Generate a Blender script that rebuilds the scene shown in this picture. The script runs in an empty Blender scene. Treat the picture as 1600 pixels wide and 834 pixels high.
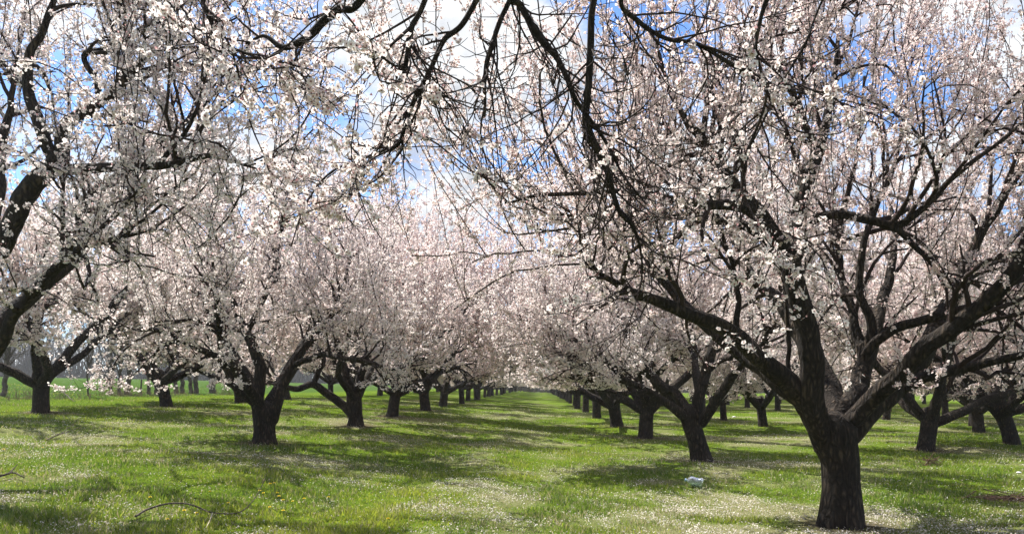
import bpy, math, random
import numpy as np
from mathutils import Vector

RNG = np.random.default_rng(7)
random.seed(7)
F = 1155.0          # focal length in photograph pixels
HC = 1.60           # camera height above the datum of the flat part of the orchard
C = bpy.context.scene.collection

# ------------------------------------------------------------------ noise
_perm = np.random.default_rng(3).random((256, 256))
def vnoise(x, y):
    x = np.asarray(x, float); y = np.asarray(y, float)
    xi = np.floor(x).astype(int); yi = np.floor(y).astype(int)
    fx = x - xi; fy = y - yi
    fx = fx*fx*(3-2*fx); fy = fy*fy*(3-2*fy)
    a = _perm[xi % 256, yi % 256]; b = _perm[(xi+1) % 256, yi % 256]
    c = _perm[xi % 256, (yi+1) % 256]; d = _perm[(xi+1) % 256, (yi+1) % 256]
    return (a*(1-fx)+b*fx)*(1-fy) + (c*(1-fx)+d*fx)*fy
def fbm(x, y, o=4):
    s = 0; a = .5; t = 0
    for k in range(o):
        s = s + a*vnoise(x*2**k + 17.3*k, y*2**k + 9.1*k); t += a; a *= .5
    return s/t

# ------------------------------------------------------------------ terrain
_u = np.array([-400, -80, -35, -22, -13, -5.5, -1.5, 2.5, 400.])
_z = np.array([6.0, 3.0, 1.8, 1.1, .85, .45, .12, 0., 0.])
def ground(x, y):
    x = np.asarray(x, float); y = np.asarray(y, float)
    u = x - .035*y
    z = np.interp(u, _u, _z)
    z = .5*z + .25*np.interp(u-1.5, _u, _z) + .25*np.interp(u+1.5, _u, _z)
    near = np.clip(1.6 - np.hypot(x, y)/60., 0, 1)
    z = z + near*(.10*(fbm(x*.35+5, y*.35+3, 3)-.5) + .05*np.sin(y*.9 + 1.3*np.sin(x*.22)))
    # low ridge of old tilling along the middle of the lane
    z = z + .05*np.exp(-((u+1.0)/.5)**2)*near
    return z
def gz(x, y): return float(ground(x, y))
def on_ground(px, py):
    lo, hi = 2.0, 400.0
    d = np.concatenate([np.arange(3, 40, .02), np.arange(40, 250, .1)])
    x = (px-800)/F*d; z = HC + (603-py)/F*d
    below = np.nonzero(z <= ground(x, d))[0]
    i = below[0] if len(below) else len(d)-1
    return float(x[i]), float(d[i])
def at(px, py, d):
    return ((px-800)/F*d, d, HC + (603-py)/F*d)

BASES = [(3.695, 8.32)]
def trunk_soil(x, y):
    t = 0*x
    for a, c in BASES:
        q = np.hypot(x-a, y-c); t = np.maximum(t, np.clip(1.25 - q/(.45+.5*fbm(x*3+a, y*3+c, 2)), 0, 1))
    return t
def dryness(x, y):
    """0 = lush grass, 1 = dry thatch strewn with petals"""
    u = x - .035*y
    n = fbm(x*.33+40, y*.33+11, 4)
    n2 = fbm(x*1.3+4, y*1.3+1, 3)
    b = .36*n + .46*n2 + .07
    b = b + .07*np.exp(-((u+1.0)/.5)**2)*np.clip((30-y)/8,0,1)
    b = b + .11*np.exp(-((x-1.4)/2.0)**2 - ((y-7.8)/1.3)**2)*.8
    b = b - .12*np.exp(-((x+4)/2.2)**2 - ((y-11.)/2.5)**2)
    for a, c in BASES: b = b + .06*np.exp(-((x-a-.8)/2.4)**2 - ((y-c+.6)/2.0)**2)
    b = b - .16*np.clip((-x-9)/6, 0, 1)
    b = b - .06*np.clip((y-45)/60, 0, 1)
    return np.clip((b-.43)/.20 + .9*trunk_soil(x, y), 0, 1)

# ------------------------------------------------------------------ mesh accumulator
class MB:
    def __init__(s): s.v = []; s.q = []; s.t = []; s.c = []; s.n = 0
    def add(s, v, q=None, t=None, c=None):
        v = np.asarray(v, np.float32).reshape(-1, 3)
        if q is not None and len(q): s.q.append(np.asarray(q, np.int32).reshape(-1, 4) + s.n)
        if t is not None and len(t): s.t.append(np.asarray(t, np.int32).reshape(-1, 3) + s.n)
        s.v.append(v)
        if c is not None: s.c.append(np.asarray(c, np.float32).reshape(-1, 3))
        s.n += len(v)
    def mesh(s, name, mats, smooth=True):
        me = bpy.data.meshes.new(name)
        v = np.concatenate(s.v)
        q = np.concatenate(s.q) if s.q else np.zeros((0, 4), np.int32)
        t = np.concatenate(s.t) if s.t else np.zeros((0, 3), np.int32)
        nl = q.size + t.size; nf = len(q) + len(t)
        me.vertices.add(len(v)); me.vertices.foreach_set('co', v.ravel())
        me.loops.add(nl); me.loops.foreach_set('vertex_index', np.concatenate([q.ravel(), t.ravel()]))
        me.polygons.add(nf)
        st = np.concatenate([np.arange(len(q))*4, q.size + np.arange(len(t))*3]).astype(np.int32)
        me.polygons.foreach_set('loop_start', st)
        if smooth: me.polygons.foreach_set('use_smooth', np.ones(nf, bool))
        me.update(calc_edges=True)
        if s.c:
            a = me.color_attributes.new('tint', 'FLOAT_COLOR', 'POINT')
            col = np.concatenate(s.c); col = np.concatenate([col, np.ones((len(col), 1), np.float32)], 1)
            a.data.foreach_set('color', col.ravel().astype(np.float32))
        for m in (mats if isinstance(mats, (list, tuple)) else [mats]): me.materials.append(m)
        me.validate()
        return me
    def build(s, name, mats, parent=None, smooth=True):
        o = bpy.data.objects.new(name, s.mesh(name, mats, smooth)); C.objects.link(o)
        if parent: o.parent = parent
        return o

def norm(a): return a/np.maximum(np.linalg.norm(a, axis=-1, keepdims=True), 1e-9)

def tubes(mb, P, R, k):
    """many tubes of the same resolution: P (M,n,3), R (M,n)"""
    M, n, _ = P.shape
    if M == 0: return
    T = norm(np.gradient(P, axis=1))
    mean = norm(P[:, -1] - P[:, 0])
    ref = np.where(np.abs(mean[:, 2:3]) > .75, np.array([[1., .13, 0]]), np.array([[0.08, .05, 1.]]))
    U = norm(np.cross(T, ref[:, None, :])); V = np.cross(T, U)
    a = np.arange(k)*2*np.pi/k
    v = P[:, :, None, :] + R[:, :, None, None]*(np.cos(a)[None, None, :, None]*U[:, :, None, :] + np.sin(a)[None, None, :, None]*V[:, :, None, :])
    i = np.arange(n-1)[:, None]*k; j = np.arange(k)[None, :]; j2 = (j+1) % k
    q = np.stack([i+j, i+j2, i+k+j2, i+k+j], -1).reshape(-1, 4)
    q = (q[None] + (np.arange(M)*n*k)[:, None, None]).reshape(-1, 4)
    mb.add(v.reshape(-1, 3), q)

def catmull(pts, m):
    p = np.asarray(pts, float)
    p = np.concatenate([2*p[:1]-p[1:2], p, 2*p[-1:]-p[-2:-1]])
    seg = len(p)-3
    t = np.linspace(0, seg-1e-6, m); i = t.astype(int); f = (t-i)[:, None]
    a, b, c, d = p[i], p[i+1], p[i+2], p[i+3]
    return .5*(2*b + (c-a)*f + (2*a-5*b+4*c-d)*f**2 + (3*b-a-3*c+d)*f**3)

def bark_tube(mb, path, k=16, step=.06, amp=.10, flare=0., seed=0, wob=.02, cap=True):
    """gnarled limb: path rows are x,y,z,radius"""
    path = np.asarray(path, float)
    L = np.linalg.norm(np.diff(path[:, :3], axis=0), axis=1).sum()
    m = int(max(6, L/step))
    p = catmull(path, m)
    P = p[:, :3]; R = np.maximum(p[:, 3], .003)
    s = np.linspace(0, L, m)
    sd = seed*13.7
    P = P + wob*np.stack([fbm(s*2+sd, s*0+1, 3)-.5, fbm(s*2+sd, s*0+5, 3)-.5, fbm(s*2+sd, s*0+9, 3)-.5], 1)*np.minimum(1, s/.25)[:, None]*np.minimum(1, R/.03)[:, None]*2
    T = norm(np.gradient(P, axis=0))
    U = np.zeros_like(P); r = np.array([1., .2, 0]) if abs(T[0, 2]) > .7 else np.array([0.1, .1, 1.])
    U[0] = norm(np.cross(T[0], r))
    for i in range(1, m):
        u = U[i-1] - T[i]*np.dot(U[i-1], T[i]); U[i] = u/np.linalg.norm(u)
    V = np.cross(T, U)
    a = np.arange(k)*2*np.pi/k
    tw = s[:, None]*.5
    th = a[None, :] + tw*.3
    ca, sa = np.cos(th), np.sin(th)
    rid = fbm(ca*2.6+sd+s[:, None]*1.1, sa*2.6+sd*1.3+s[:, None]*.9, 3)-.5
    fur = np.abs(fbm(ca*6+sd, sa*6+s[:, None]*1.6, 2)-.5)*2
    rr = R[:, None]*(1 + amp*2.2*rid + amp*.9*(fur-.35))
    if flare:
        root = fbm(ca*1.6+sd, sa*1.6+sd, 2)
        rr = rr*(1 + flare*np.exp(-s[:, None]/.16)*(.35+1.3*root))
    v = P[:, None, :] + rr[..., None]*(np.cos(a)[None, :, None]*U[:, None, :] + np.sin(a)[None, :, None]*V[:, None, :])
    i = np.arange(m-1)[:, None]*k; j = np.arange(k)[None, :]; j2 = (j+1) % k
    q = np.stack([i+j, i+j2, i+k+j2, i+k+j], -1).reshape(-1, 4)
    mb.add(v.reshape(-1, 3), q)
    if cap:
        base = (m-1)*k
        mb.v[-1] = np.concatenate([mb.v[-1], P[-1:] + T[-1:]*R[-1]*.4]).astype(np.float32)
        mb.t.append(np.stack([base+np.arange(k), base+(np.arange(k)+1) % k, np.full(k, m*k)], -1).astype(np.int32) + mb.n - m*k)
        mb.n += 1
    return np.concatenate([P, R[:, None]], 1)

def spawn(PP, PR, cnt, rng, t0, t1, length, rad, up, tan, side, n, wig, trop, zmin=None, power=1., out=None, curl=.12, maxpr=9.):
    """children of parent polylines PP (list of (n,3)); returns (M,n,3),(M,n)"""
    lens = np.array([np.linalg.norm(np.diff(p, axis=0), axis=1).sum() for p in PP])
    pi = rng.choice(len(PP), cnt, p=lens**power/np.sum(lens**power))
    t = rng.uniform(t0, t1, cnt)
    start = np.zeros((cnt, 3)); tang = np.zeros((cnt, 3)); pr = np.zeros(cnt)
    for i in range(cnt):
        p = PP[pi[i]]; f = t[i]*(len(p)-1); a = min(int(f), len(p)-2); g = f-a
        start[i] = p[a]*(1-g)+p[a+1]*g; tang[i] = p[a+1]-p[a]; pr[i] = PR[pi[i]][a]
    ok = pr < maxpr; start = start[ok]; tang = tang[ok]; pr = pr[ok]; cnt = len(pr)
    if np.ndim(trop): trop = np.asarray(trop)[ok]
    tang = norm(tang)
    rv = rng.normal(size=(cnt, 3)); rv -= tang*np.sum(rv*tang, 1, keepdims=True); rv = norm(rv)
    upv = np.array([[0, 0, 1.]])
    d = tang*tan + rv*side + upv*up
    if out is not None:
        o = start - np.asarray(out)[None]; o[:, 2] = 0
        d = d + .35*norm(o)
    d = norm(d); bend = rng.normal(size=(cnt, 3))*curl
    L = rng.uniform(length[0], length[1], cnt)
    P = np.zeros((cnt, n, 3)); P[:, 0] = start
    tr = trop if np.ndim(trop) else np.full(cnt, trop)
    for s in range(1, n):
        d = norm(d + wig*rng.normal(size=(cnt, 3)) + bend + tr[:, None]*upv)
        if zmin is not None:
            low = P[:, s-1, 2] < zmin
            d[low, 2] = np.abs(d[low, 2])*.5+.05
        P[:, s] = P[:, s-1] + d*(L/(n-1))[:, None]
    r0 = np.minimum(rad[0], pr*.75)
    R = r0[:, None] + (rad[1]-r0)[:, None]*np.linspace(0, 1, n)[None, :]**.8
    return P, np.maximum(R, rad[1])

def blossom_spots(P, rng, per_m, t0=0., off=.012):
    L = np.linalg.norm(np.diff(P, axis=1), axis=2).sum(1)
    cnt = rng.poisson(L*(1-t0)*per_m)
    idx = np.repeat(np.arange(len(P)), cnt)
    N = len(idx)
    t = rng.uniform(t0, 1, N)
    # flowers sit in little clumps along the wood
    cl = fbm(t*(3+6*np.repeat(L, cnt))+idx*3.1, idx*1.7, 2)
    keep = cl > rng.uniform(.30, .58, N)
    idx = idx[keep]; t = t[keep]; N = len(idx)
    f = t*(P.shape[1]-1); a = np.minimum(f.astype(int), P.shape[1]-2); g = (f-a)[:, None]
    p = P[idx, a]*(1-g) + P[idx, a+1]*g
    tg = norm(P[idx, a+1]-P[idx, a])
    rv = rng.normal(size=(N, 3)); rv -= tg*np.sum(rv*tg, 1, keepdims=True); rv = norm(rv)
    ax = norm(rv + .35*tg + .25*rng.normal(size=(N, 3)))
    p = p + rv*rng.uniform(off*.4, off*1.6, N)[:, None]
    rep = rng.choice([1, 2, 3, 4, 5], N, p=[.2, .25, .25, .2, .1]); i = np.repeat(np.arange(N), rep)
    return p[i] + rng.normal(size=(len(i), 3))*off*.95, norm(ax[i] + .7*rng.normal(size=(len(i), 3)))

def blossoms(mb, p, ax, rng, size, petals=5, red=1.):
    N = len(p)
    if N == 0: return
    s = size*rng.uniform(.6, 1.2, N)
    bud = rng.random(N) < .10
    s = np.where(bud, s*.5, s)
    u = norm(np.cross(ax, rng.normal(size=(N, 3)))); w = np.cross(ax, u)
    cup = np.where(bud, 1.5, rng.uniform(.05, .55, N))
    ph = np.arange(petals)*2*np.pi/petals
    e = np.cos(ph)[None, :, None]*u[:, None] + np.sin(ph)[None, :, None]*w[:, None]
    f = -np.sin(ph)[None, :, None]*u[:, None] + np.cos(ph)[None, :, None]*w[:, None]
    S = s[:, None, None]; A = ax[:, None]*(cup[:, None, None])
    jit = rng.normal(size=(N, petals, 1))*.12
    wd = .50 if petals == 5 else .75
    l = p[:, None] + S*(e*.62 + f*wd + A*(.55+jit))
    r = p[:, None] + S*(e*.62 - f*wd + A*(.55+jit))
    t = p[:, None] + S*(e*1.0 + A*(.75+jit))
    v = np.concatenate([p[:, None], np.stack([l, t, r], 2).reshape(N, -1, 3)], 1)
    k = 1 + 3*petals
    j = np.arange(petals)
    q = np.stack([np.zeros(petals, int), 1+3*j+2, 1+3*j+1, 1+3*j], -1)
    q = (q[None] + (np.arange(N)*k)[:, None, None]).reshape(-1, 4)
    c = np.zeros((N, k, 3), np.float32)
    tint = rng.random((N, 1, 1))**1.5
    c[:] = np.array([.92, .89, .86])*(1-tint) + np.array([.89, .82, .795])*tint
    c[bud] = np.array([.66, .36, .38])
    c[:, 0] = np.array([.76, .58, .54])*red + np.array([.90, .84, .82])*(1-red)
    mb.add(v.reshape(-1, 3), q, c=c.reshape(-1, 3))
    if petals == 5:                                  # dark red calyx behind and eye within each flower
        h = .30*s[:, None]; o = p + ax*(.10*s[:, None])
        tv = np.stack([o + u*h, o + (-.5*u + .87*w)*h, o + (-.5*u - .87*w)*h, p - ax*(.35*s[:, None])], 1)
        b = (np.arange(N)*4)[:, None]
        tt = np.concatenate([b+np.array([[0, 1, 2]]), b+np.array([[1, 0, 3]]), b+np.array([[2, 1, 3]]), b+np.array([[0, 2, 3]])])
        mb.add(tv.reshape(-1, 3), None, tt, c=np.tile(np.array([[.30, .075, .06]], np.float32), (N*4, 1)))

# ------------------------------------------------------------------ materials
def mat(name):
    m = bpy.data.materials.new(name); m.use_nodes = True
    nt = m.node_tree; nt.nodes.clear()
    out = nt.nodes.new('ShaderNodeOutputMaterial')
    return m, nt, out
def nd(nt, t, **kw):
    n = nt.nodes.new(t)
    for k, v in kw.items():
        if k in n.inputs.keys(): n.inputs[k].default_value = v
        else: setattr(n, k, v)
    return n
def ramp(nt, stops, fac):
    r = nt.nodes.new('ShaderNodeValToRGB')
    while len(r.color_ramp.elements) < len(stops): r.color_ramp.elements.new(.5)
    for e, (p, c) in zip(r.color_ramp.elements, stops): e.position = p; e.color = (*c, 1)
    nt.links.new(fac, r.inputs[0]); return r

def bark_material(name, dark, mid, light, scale=1., bump=.6):
    m, nt, out = mat(name); L = nt.links.new
    tc = nd(nt, 'ShaderNodeTexCoord')
    mp = nd(nt, 'ShaderNodeMapping'); mp.inputs['Scale'].default_value = (24*scale, 24*scale, 7.5*scale)
    L(tc.outputs['Object'], mp.inputs[0])
    dn = nd(nt, 'ShaderNodeTexNoise', Scale=.35, Detail=3.); L(mp.outputs[0], dn.inputs['Vector'])
    mx = nd(nt, 'ShaderNodeVectorMath', operation='MULTIPLY_ADD'); L(dn.outputs['Color'], mx.inputs[0]); mx.inputs[1].default_value = (2.2,)*3; L(mp.outputs[0], mx.inputs[2])
    vo = nd(nt, 'ShaderNodeTexVoronoi', feature='DISTANCE_TO_EDGE', Scale=.8); L(mx.outputs[0], vo.inputs['Vector'])
    no = nd(nt, 'ShaderNodeTexNoise', Scale=1.3, Detail=8., Roughness=.65); L(mx.outputs[0], no.inputs['Vector'])
    h = nd(nt, 'ShaderNodeMath', operation='MULTIPLY_ADD'); L(vo.outputs['Distance'], h.inputs[0]); h.inputs[1].default_value = 1.3; L(no.outputs['Fac'], h.inputs[2])
    big = nd(nt, 'ShaderNodeTexNoise', Scale=2.6, Detail=4.); L(tc.outputs['Object'], big.inputs['Vector'])
    sm = nd(nt, 'ShaderNodeMath', operation='MULTIPLY_ADD'); L(big.outputs['Fac'], sm.inputs[0]); sm.inputs[1].default_value = .7; L(h.outputs[0], sm.inputs[2])
    r = ramp(nt, [(.55, dark), (.95, mid), (1.45, light)], sm.outputs[0])
    r.color_ramp.elements[2].position = 1.0; r.color_ramp.elements[1].position = .68; r.color_ramp.elements[0].position = .38
    sc = nd(nt, 'ShaderNodeMath', operation='MULTIPLY'); L(sm.outputs[0], sc.inputs[0]); sc.inputs[1].default_value = .62; L(sc.outputs[0], r.inputs[0])
    li = nd(nt, 'ShaderNodeTexNoise', Scale=7., Detail=9., Roughness=.75); L(tc.outputs['Object'], li.inputs['Vector'])
    lf = ramp(nt, [(.56, (0, 0, 0)), (.72, (.38, .38, .38))], li.outputs['Fac'])
    lm = nd(nt, 'ShaderNodeMix', data_type='RGBA'); L(lf.outputs[0], lm.inputs[0]); L(r.outputs[0], lm.inputs[6]); lm.inputs[7].default_value = (*[c*.9+.02 for c in light], 1)
    b = nd(nt, 'ShaderNodeBump', Strength=bump, Distance=.05); L(h.outputs[0], b.inputs['Height'])
    p = nd(nt, 'ShaderNodeBsdfPrincipled', Roughness=.9); p.inputs['Specular IOR Level'].default_value = .25
    L(lm.outputs[2], p.inputs['Base Color']); L(b.outputs[0], p.inputs['Normal']); L(p.outputs[0], out.inputs[0])
    return m
BARK = bark_material('bark', (.010, .0075, .006), (.030, .022, .016), (.12, .086, .058), 1., 1.0)
TWIG = bark_material('twig_bark', (.014, .009, .008), (.036, .023, .019), (.070, .047, .038), 3., .3)
GREYBARK = bark_material('grey_bark', (.05, .04, .035), (.12, .10, .085), (.22, .19, .16), .8, .7)

def leafy(name, trans=.4, gain=(1, 1, 1), rough=.6, spec=.0, attr='tint'):
    m, nt, out = mat(name); L = nt.links.new
    a = nd(nt, 'ShaderNodeAttribute', attribute_name=attr)
    mu = nd(nt, 'ShaderNodeMix', data_type='RGBA', blend_type='MULTIPLY'); mu.inputs[0].default_value = 1
    L(a.outputs['Color'], mu.inputs[6]); mu.inputs[7].default_value = (*gain, 1)
    if name == 'petal':
        oi = nd(nt, 'ShaderNodeObjectInfo'); rv = ramp(nt, [(0, (1, 1, 1)), (.5, (.985, .965, .96)), (1, (.96, .915, .91))], oi.outputs['Random']); L(rv.outputs[0], mu.inputs[7])
    d = nd(nt, 'ShaderNodeBsdfDiffuse'); t = nd(nt, 'ShaderNodeBsdfTranslucent')
    L(mu.outputs[2], d.inputs[0]); L(mu.outputs[2], t.inputs[0])
    mix = nd(nt, 'ShaderNodeMixShader'); mix.inputs[0].default_value = trans
    L(d.outputs[0], mix.inputs[1]); L(t.outputs[0], mix.inputs[2])
    last = mix
    if spec:
        g = nd(nt, 'ShaderNodeBsdfGlossy', Roughness=rough); g.inputs[0].default_value = (1, 1, 1, 1)
        m2 = nd(nt, 'ShaderNodeMixShader'); m2.inputs[0].default_value = spec
        L(mix.outputs[0], m2.inputs[1]); L(g.outputs[0], m2.inputs[2]); last = m2
    L(last.outputs[0], out.inputs[0])
    return m
PETAL = leafy('petal', .54)
BLADE = leafy('grass_blade', .55, (1.12, 1.12, 1.), .35, .04)
LITTER = leafy('fallen_petal', .25)

def plain(name, col, rough=.6, spec=.3, noise=0.):
    m, nt, out = mat(name); L = nt.links.new
    p = nd(nt, 'ShaderNodeBsdfPrincipled', Roughness=rough); p.inputs['Specular IOR Level'].default_value = spec
    tc = nd(nt, 'ShaderNodeTexCoord'); no = nd(nt, 'ShaderNodeTexNoise', Scale=30., Detail=4.); L(tc.outputs['Object'], no.inputs['Vector'])
    lo = tuple(c*(1-noise) for c in col); hi = tuple(min(1, c*(1+noise)) for c in col)
    r = ramp(nt, [(.3, lo), (.7, hi)], no.outputs['Fac']); L(r.outputs[0], p.inputs['Base Color']); L(p.outputs[0], out.inputs[0])
    return m

# ------------------------------------------------------------------ tags
def tag(o, label=None, cat=None, group=None, kind=None):
    if label: o['label'] = label
    if cat: o['category'] = cat
    if group: o['group'] = group
    if kind: o['kind'] = kind
    return o
def empty(name, loc):
    o = bpy.data.objects.new(name, None); C.objects.link(o); o.location = loc; o.empty_display_size = .2
    return o
def keep_place(o, root):
    """parent a mesh written in world coordinates"""
    o.parent = root; o.matrix_parent_inverse.identity()
    o.data.transform(__import__('mathutils').Matrix.Translation(-Vector(root.location)))

# ------------------------------------------------------------------ trees
def grow_tree(root, trunk, limbs, rng, cfg, extra=(), world=True):
    """trunk: rows x,y,z,r ; limbs: list of rows x,y,z,r; parts are parented to root"""
    parts = []
    k = cfg.get('k', 16); step = cfg.get('step', .07)
    mb = MB()
    bark_tube(mb, trunk, k=int(k*1.6), step=step*.7, amp=cfg.get('amp', .09), flare=cfg.get('flare', .28), seed=rng.integers(99), wob=.03)
    lines = []; rads = []
    sep = cfg.get('limb_parts', True)
    if sep: parts.append(mb.build('trunk', BARK))
    for i, lp in enumerate(limbs):
        m2 = MB() if sep else mb
        P = bark_tube(m2, lp, k=k, step=step, amp=cfg.get('amp', .09), seed=i*3+rng.integers(50), wob=cfg.get('wob', .05))
        lines.append(P[:, :3]); rads.append(P[:, 3])
        if sep: parts.append(m2.build('limb', BARK))
    if not sep: parts.append(mb.build('trunk', BARK))
    zmin = trunk[0][2] + cfg.get('zmin', 1.6)
    ctr = np.array(trunk[-1][:3])
    B, BR = spawn(lines, rads, cfg['nb'], rng, cfg.get('tb0', .3), 1., cfg.get('lb', (.7, 1.8)), (.034, .007), cfg.get('bup', .3), .7, .85, 9, .17,
                  rng.uniform(-.15, .20, cfg['nb']), zmin, out=ctr, maxpr=cfg.get('bmax', .105))
    n2 = int(cfg['nb']*1.6)
    S, SR = spawn(list(B), list(BR), n2, rng, .2, 1., (.35, 1.1), (.016, .0045), .2, .7, .8, 7, .2, rng.uniform(-.14, .14, n2), zmin-.1, out=ctr)
    fl = lambda X, XR: (X[X[:, :, 2].min(1) > zmin-.22], XR[X[:, :, 2].min(1) > zmin-.22])
    B, BR = fl(B, BR); S, SR = fl(S, SR)
    Bl = list(B)+list(S); Brl = list(BR)+list(SR)
    nw = cfg['nw']
    W, WR = spawn(lines+Bl, rads+Brl, nw, rng, .25, 1., cfg.get('lw', (.8, 2.2)), (.010, .003), cfg.get('wup', 1.1), .35, .7, 9, cfg.get('ww', .08), .16, None, out=ctr, curl=cfg.get('wc', .04), maxpr=cfg.get('wmax', .09))
    tw = spawn(Bl+list(W)+lines, Brl+list(WR)+rads, cfg['nt'], rng, .08, 1., cfg.get('lt', (.12, .55)), (.0055, .002), .25, .6, .9, 5, .22, .02, zmin-.12, maxpr=cfg.get('tmax', .045))
    T, TR = fl(*tw)
    ms = MB()
    tk = cfg.get('tk', 4)
    tubes(ms, B, BR, tk+1); tubes(ms, S, SR, tk); tubes(ms, W, WR, tk); tubes(ms, T, TR, 3)
    for E, ER in extra: tubes(ms, E, ER, tk+1)
    parts.append(ms.build('branchwork', TWIG))
    mc = MB()
    d = cfg['dens']; sz = cfg['size']; pt = cfg.get('petals', 5)
    groups = [(B, .35), (S, .1), (W, .04), (T, 0.)] + [(E, .0) for E, _ in extra]
    for G, t0 in groups:
        p, ax = blossom_spots(G, rng, d, t0, cfg.get('off', .014))
        blossoms(mc, p, ax, rng, sz, pt, cfg.get('red', 1.))
    cr = mc.build('crown', PETAL, smooth=False)
    parts.append(cr)
    for o in parts:
        if world: keep_place(o, root)
        else: o.parent = root
    return parts

def px_limb(pts, default_d=None):
    """rows (px, py, distance, width in px) -> x,y,z,r"""
    return [(*at(a, b, d), .5*w*d/F*(.80 if w < 52 else .86)) for a, b, d, w in pts]

def hero(base_px, label, trunk_px, limbs_px, cfg, seed, d=None, group='blossoming fruit trees', extra_limbs=()):
    rng = np.random.default_rng(seed)
    if d is None: x, d = on_ground(*base_px)
    else: x = (base_px[0]-800)/F*d
    root = empty('fruit_tree', (x, d, gz(x, d)))
    tag(root, label, 'tree', group)
    # distances in the lists are offsets from the trunk's distance
    tr = px_limb([(a, b, d+o, w) for a, b, o, w in trunk_px]); tr[0] = (tr[0][0], tr[0][1], gz(x, d)-.06, tr[0][3])
    lb = [px_limb([(a, b, d+o, w) for a, b, o, w in l]) for l in limbs_px]
    for l in extra_limbs:                       # metres relative to the base
        lb.append([(x+a, d+b, gz(x, d)+c, r) for a, b, c, r in l])
    grow_tree(root, tr, lb, rng, cfg)
    return root

# ---- the big forked tree at the front of the lane
big_limbs = [
 [(1292,700,0,52),(1268,650,-.05,50),(1240,608,-.15,44),(1185,552,-.35,38),(1130,512,-.55,34),(1060,480,-.8,28),(985,450,-1.0,19),(945,432,-1.15,11),(915,405,-1.3,5)],
 [(1290,690,0,50),(1265,625,-.2,51),(1266,560,-.3,50),(1266,530,-.35,48),(1252,467,-.4,45),(1238,413,-.45,43),(1246,375,-.4,40),(1256,302,-.35,34),(1271,252,-.3,27),(1291,211,-.3,22),(1298,150,-.3,14),(1310,60,-.3,8)],
 [(1282,235,-.3,20),(1268,221,-.3,18),(1250,181,-.35,17),(1234,139,-.4,13),(1222,80,-.4,9),(1228,0,-.4,5)],
 [(1310,690,.05,44),(1320,640,.15,40),(1344,610,.3,36),(1352,578,.4,32),(1352,545,.45,28),(1335,508,.6,18),(1319,445,.8,15),(1312,380,.9,14),(1322,320,1.0,11),(1340,230,1.1,7),(1350,120,1.1,5)],
 [(1352,560,.42,24),(1358,510,.4,20),(1345,455,.4,16),(1352,390,.4,14),(1372,320,.4,12),(1400,250,.4,8),(1420,140,.5,5)],
 [(1352,556,.4,22),(1370,536,.3,21),(1411,512,.1,20),(1455,496,-.1,19),(1520,478,-.3,17),(1574,467,-.4,14),(1640,450,-.5,10)],
 [(1318,690,.0,46),(1350,650,.0,47),(1395,608,.15,42),(1427,574,.3,39),(1455,527,.5,35),(1487,470,.7,31),(1520,427,.9,26),(1563,410,1.0,20),(1620,402,1.1,15),(1700,370,1.2,9)],
 [(1490,462,.7,24),(1502,425,.6,23),(1525,375,.5,20),(1560,320,.4,16),(1600,260,.3,11),(1640,160,.3,6)],
 [(1400,612,.2,22),(1425,594,.1,24),(1455,586,-.05,24),(1509,571,-.2,21),(1563,560,-.35,18),(1640,545,-.5,14),(1730,515,-.6,8)],
 [(1250,362,-.4,24),(1270,346,-.5,20),(1291,336,-.6,19),(1321,338,-.7,18),(1366,350,-.8,18),(1397,352,-.9,17),(1424,340,-1.0,15),(1462,307,-1.1,13),(1497,274,-1.2,11),(1553,231,-1.3,8),(1610,185,-1.4,5)],
 [(1394,352,-.9,14),(1432,387,-1.0,11),(1472,422,-1.1,9),(1510,450,-1.2,5)],
 [(1240,425,-.45,40),(1215,380,-.6,38),(1185,335,-.7,33),(1150,290,-.8,26),(1122,250,-.9,22),(1097,214,-1.0,20),(1075,190,-1.1,14),(1050,150,-1.2,9),(1030,80,-1.3,5)],
 [(1200,355,-.6,24),(1160,325,-.9,24),(1120,318,-1.1,20),(1060,312,-1.3,15),(1000,301,-1.5,12),(930,299,-1.7,10),(845,304,-1.9,8),(790,318,-2.0,5)],
 [(1210,380,-.6,20),(1150,350,-.4,18),(1080,338,-.1,16),(1000,336,.2,13),(930,338,.4,10),(870,348,.5,6)],
 [(1150,520,-.45,14),(1152,460,-.5,12),(1140,400,-.5,9),(1120,330,-.5,7),(1090,260,-.6,4)],
 [(1235,600,-.1,10),(1233,540,-.1,9),(1228,470,-.1,8),(1222,420,0,5)],
]
big_extra = [  # limbs growing away from and towards the viewer
 [(0,.0,1.0,.15),(.1,.7,1.7,.13),(.0,1.5,2.5,.10),(-.3,2.2,3.2,.06),(-.5,2.7,4.0,.025)],
 [(0,.0,1.0,.13),(.5,.6,1.6,.11),(1.1,1.3,2.5,.08),(1.5,1.8,3.3,.05),(1.7,2.2,4.2,.02)],
 [(0.1,-.1,1.2,.11),(.5,-.8,1.9,.09),(.9,-1.5,2.6,.07),(1.2,-2.0,3.5,.03)],
 [(-.1,.2,1.2,.11),(-.8,1.0,2.0,.09),(-1.6,1.6,2.9,.06),(-2.1,1.9,3.8,.025)],
]
hero((1313, 824), 'big dark forked tree on a thick furrowed trunk, tallest in front and nearest the lane', 
     [(1313,826,0,68),(1313,770,0,64),(1313,720,0,67),(1306,690,0,76),(1303,668,0,78),(1305,652,.02,52),(1306,645,.05,16)],
     [[(a, b, o, w*.93) for a, b, o, w in l] for l in big_limbs], dict(nb=200, nw=600, nt=3000, dens=50, size=.0155, wc=.035, ww=.075, tmax=.03, wmax=.06, bmax=.085, k=26, step=.045, lw=(.9,2.3), zmin=1.75, flare=.30, amp=.125), 11, d=8.32, extra_limbs=big_extra)

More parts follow.
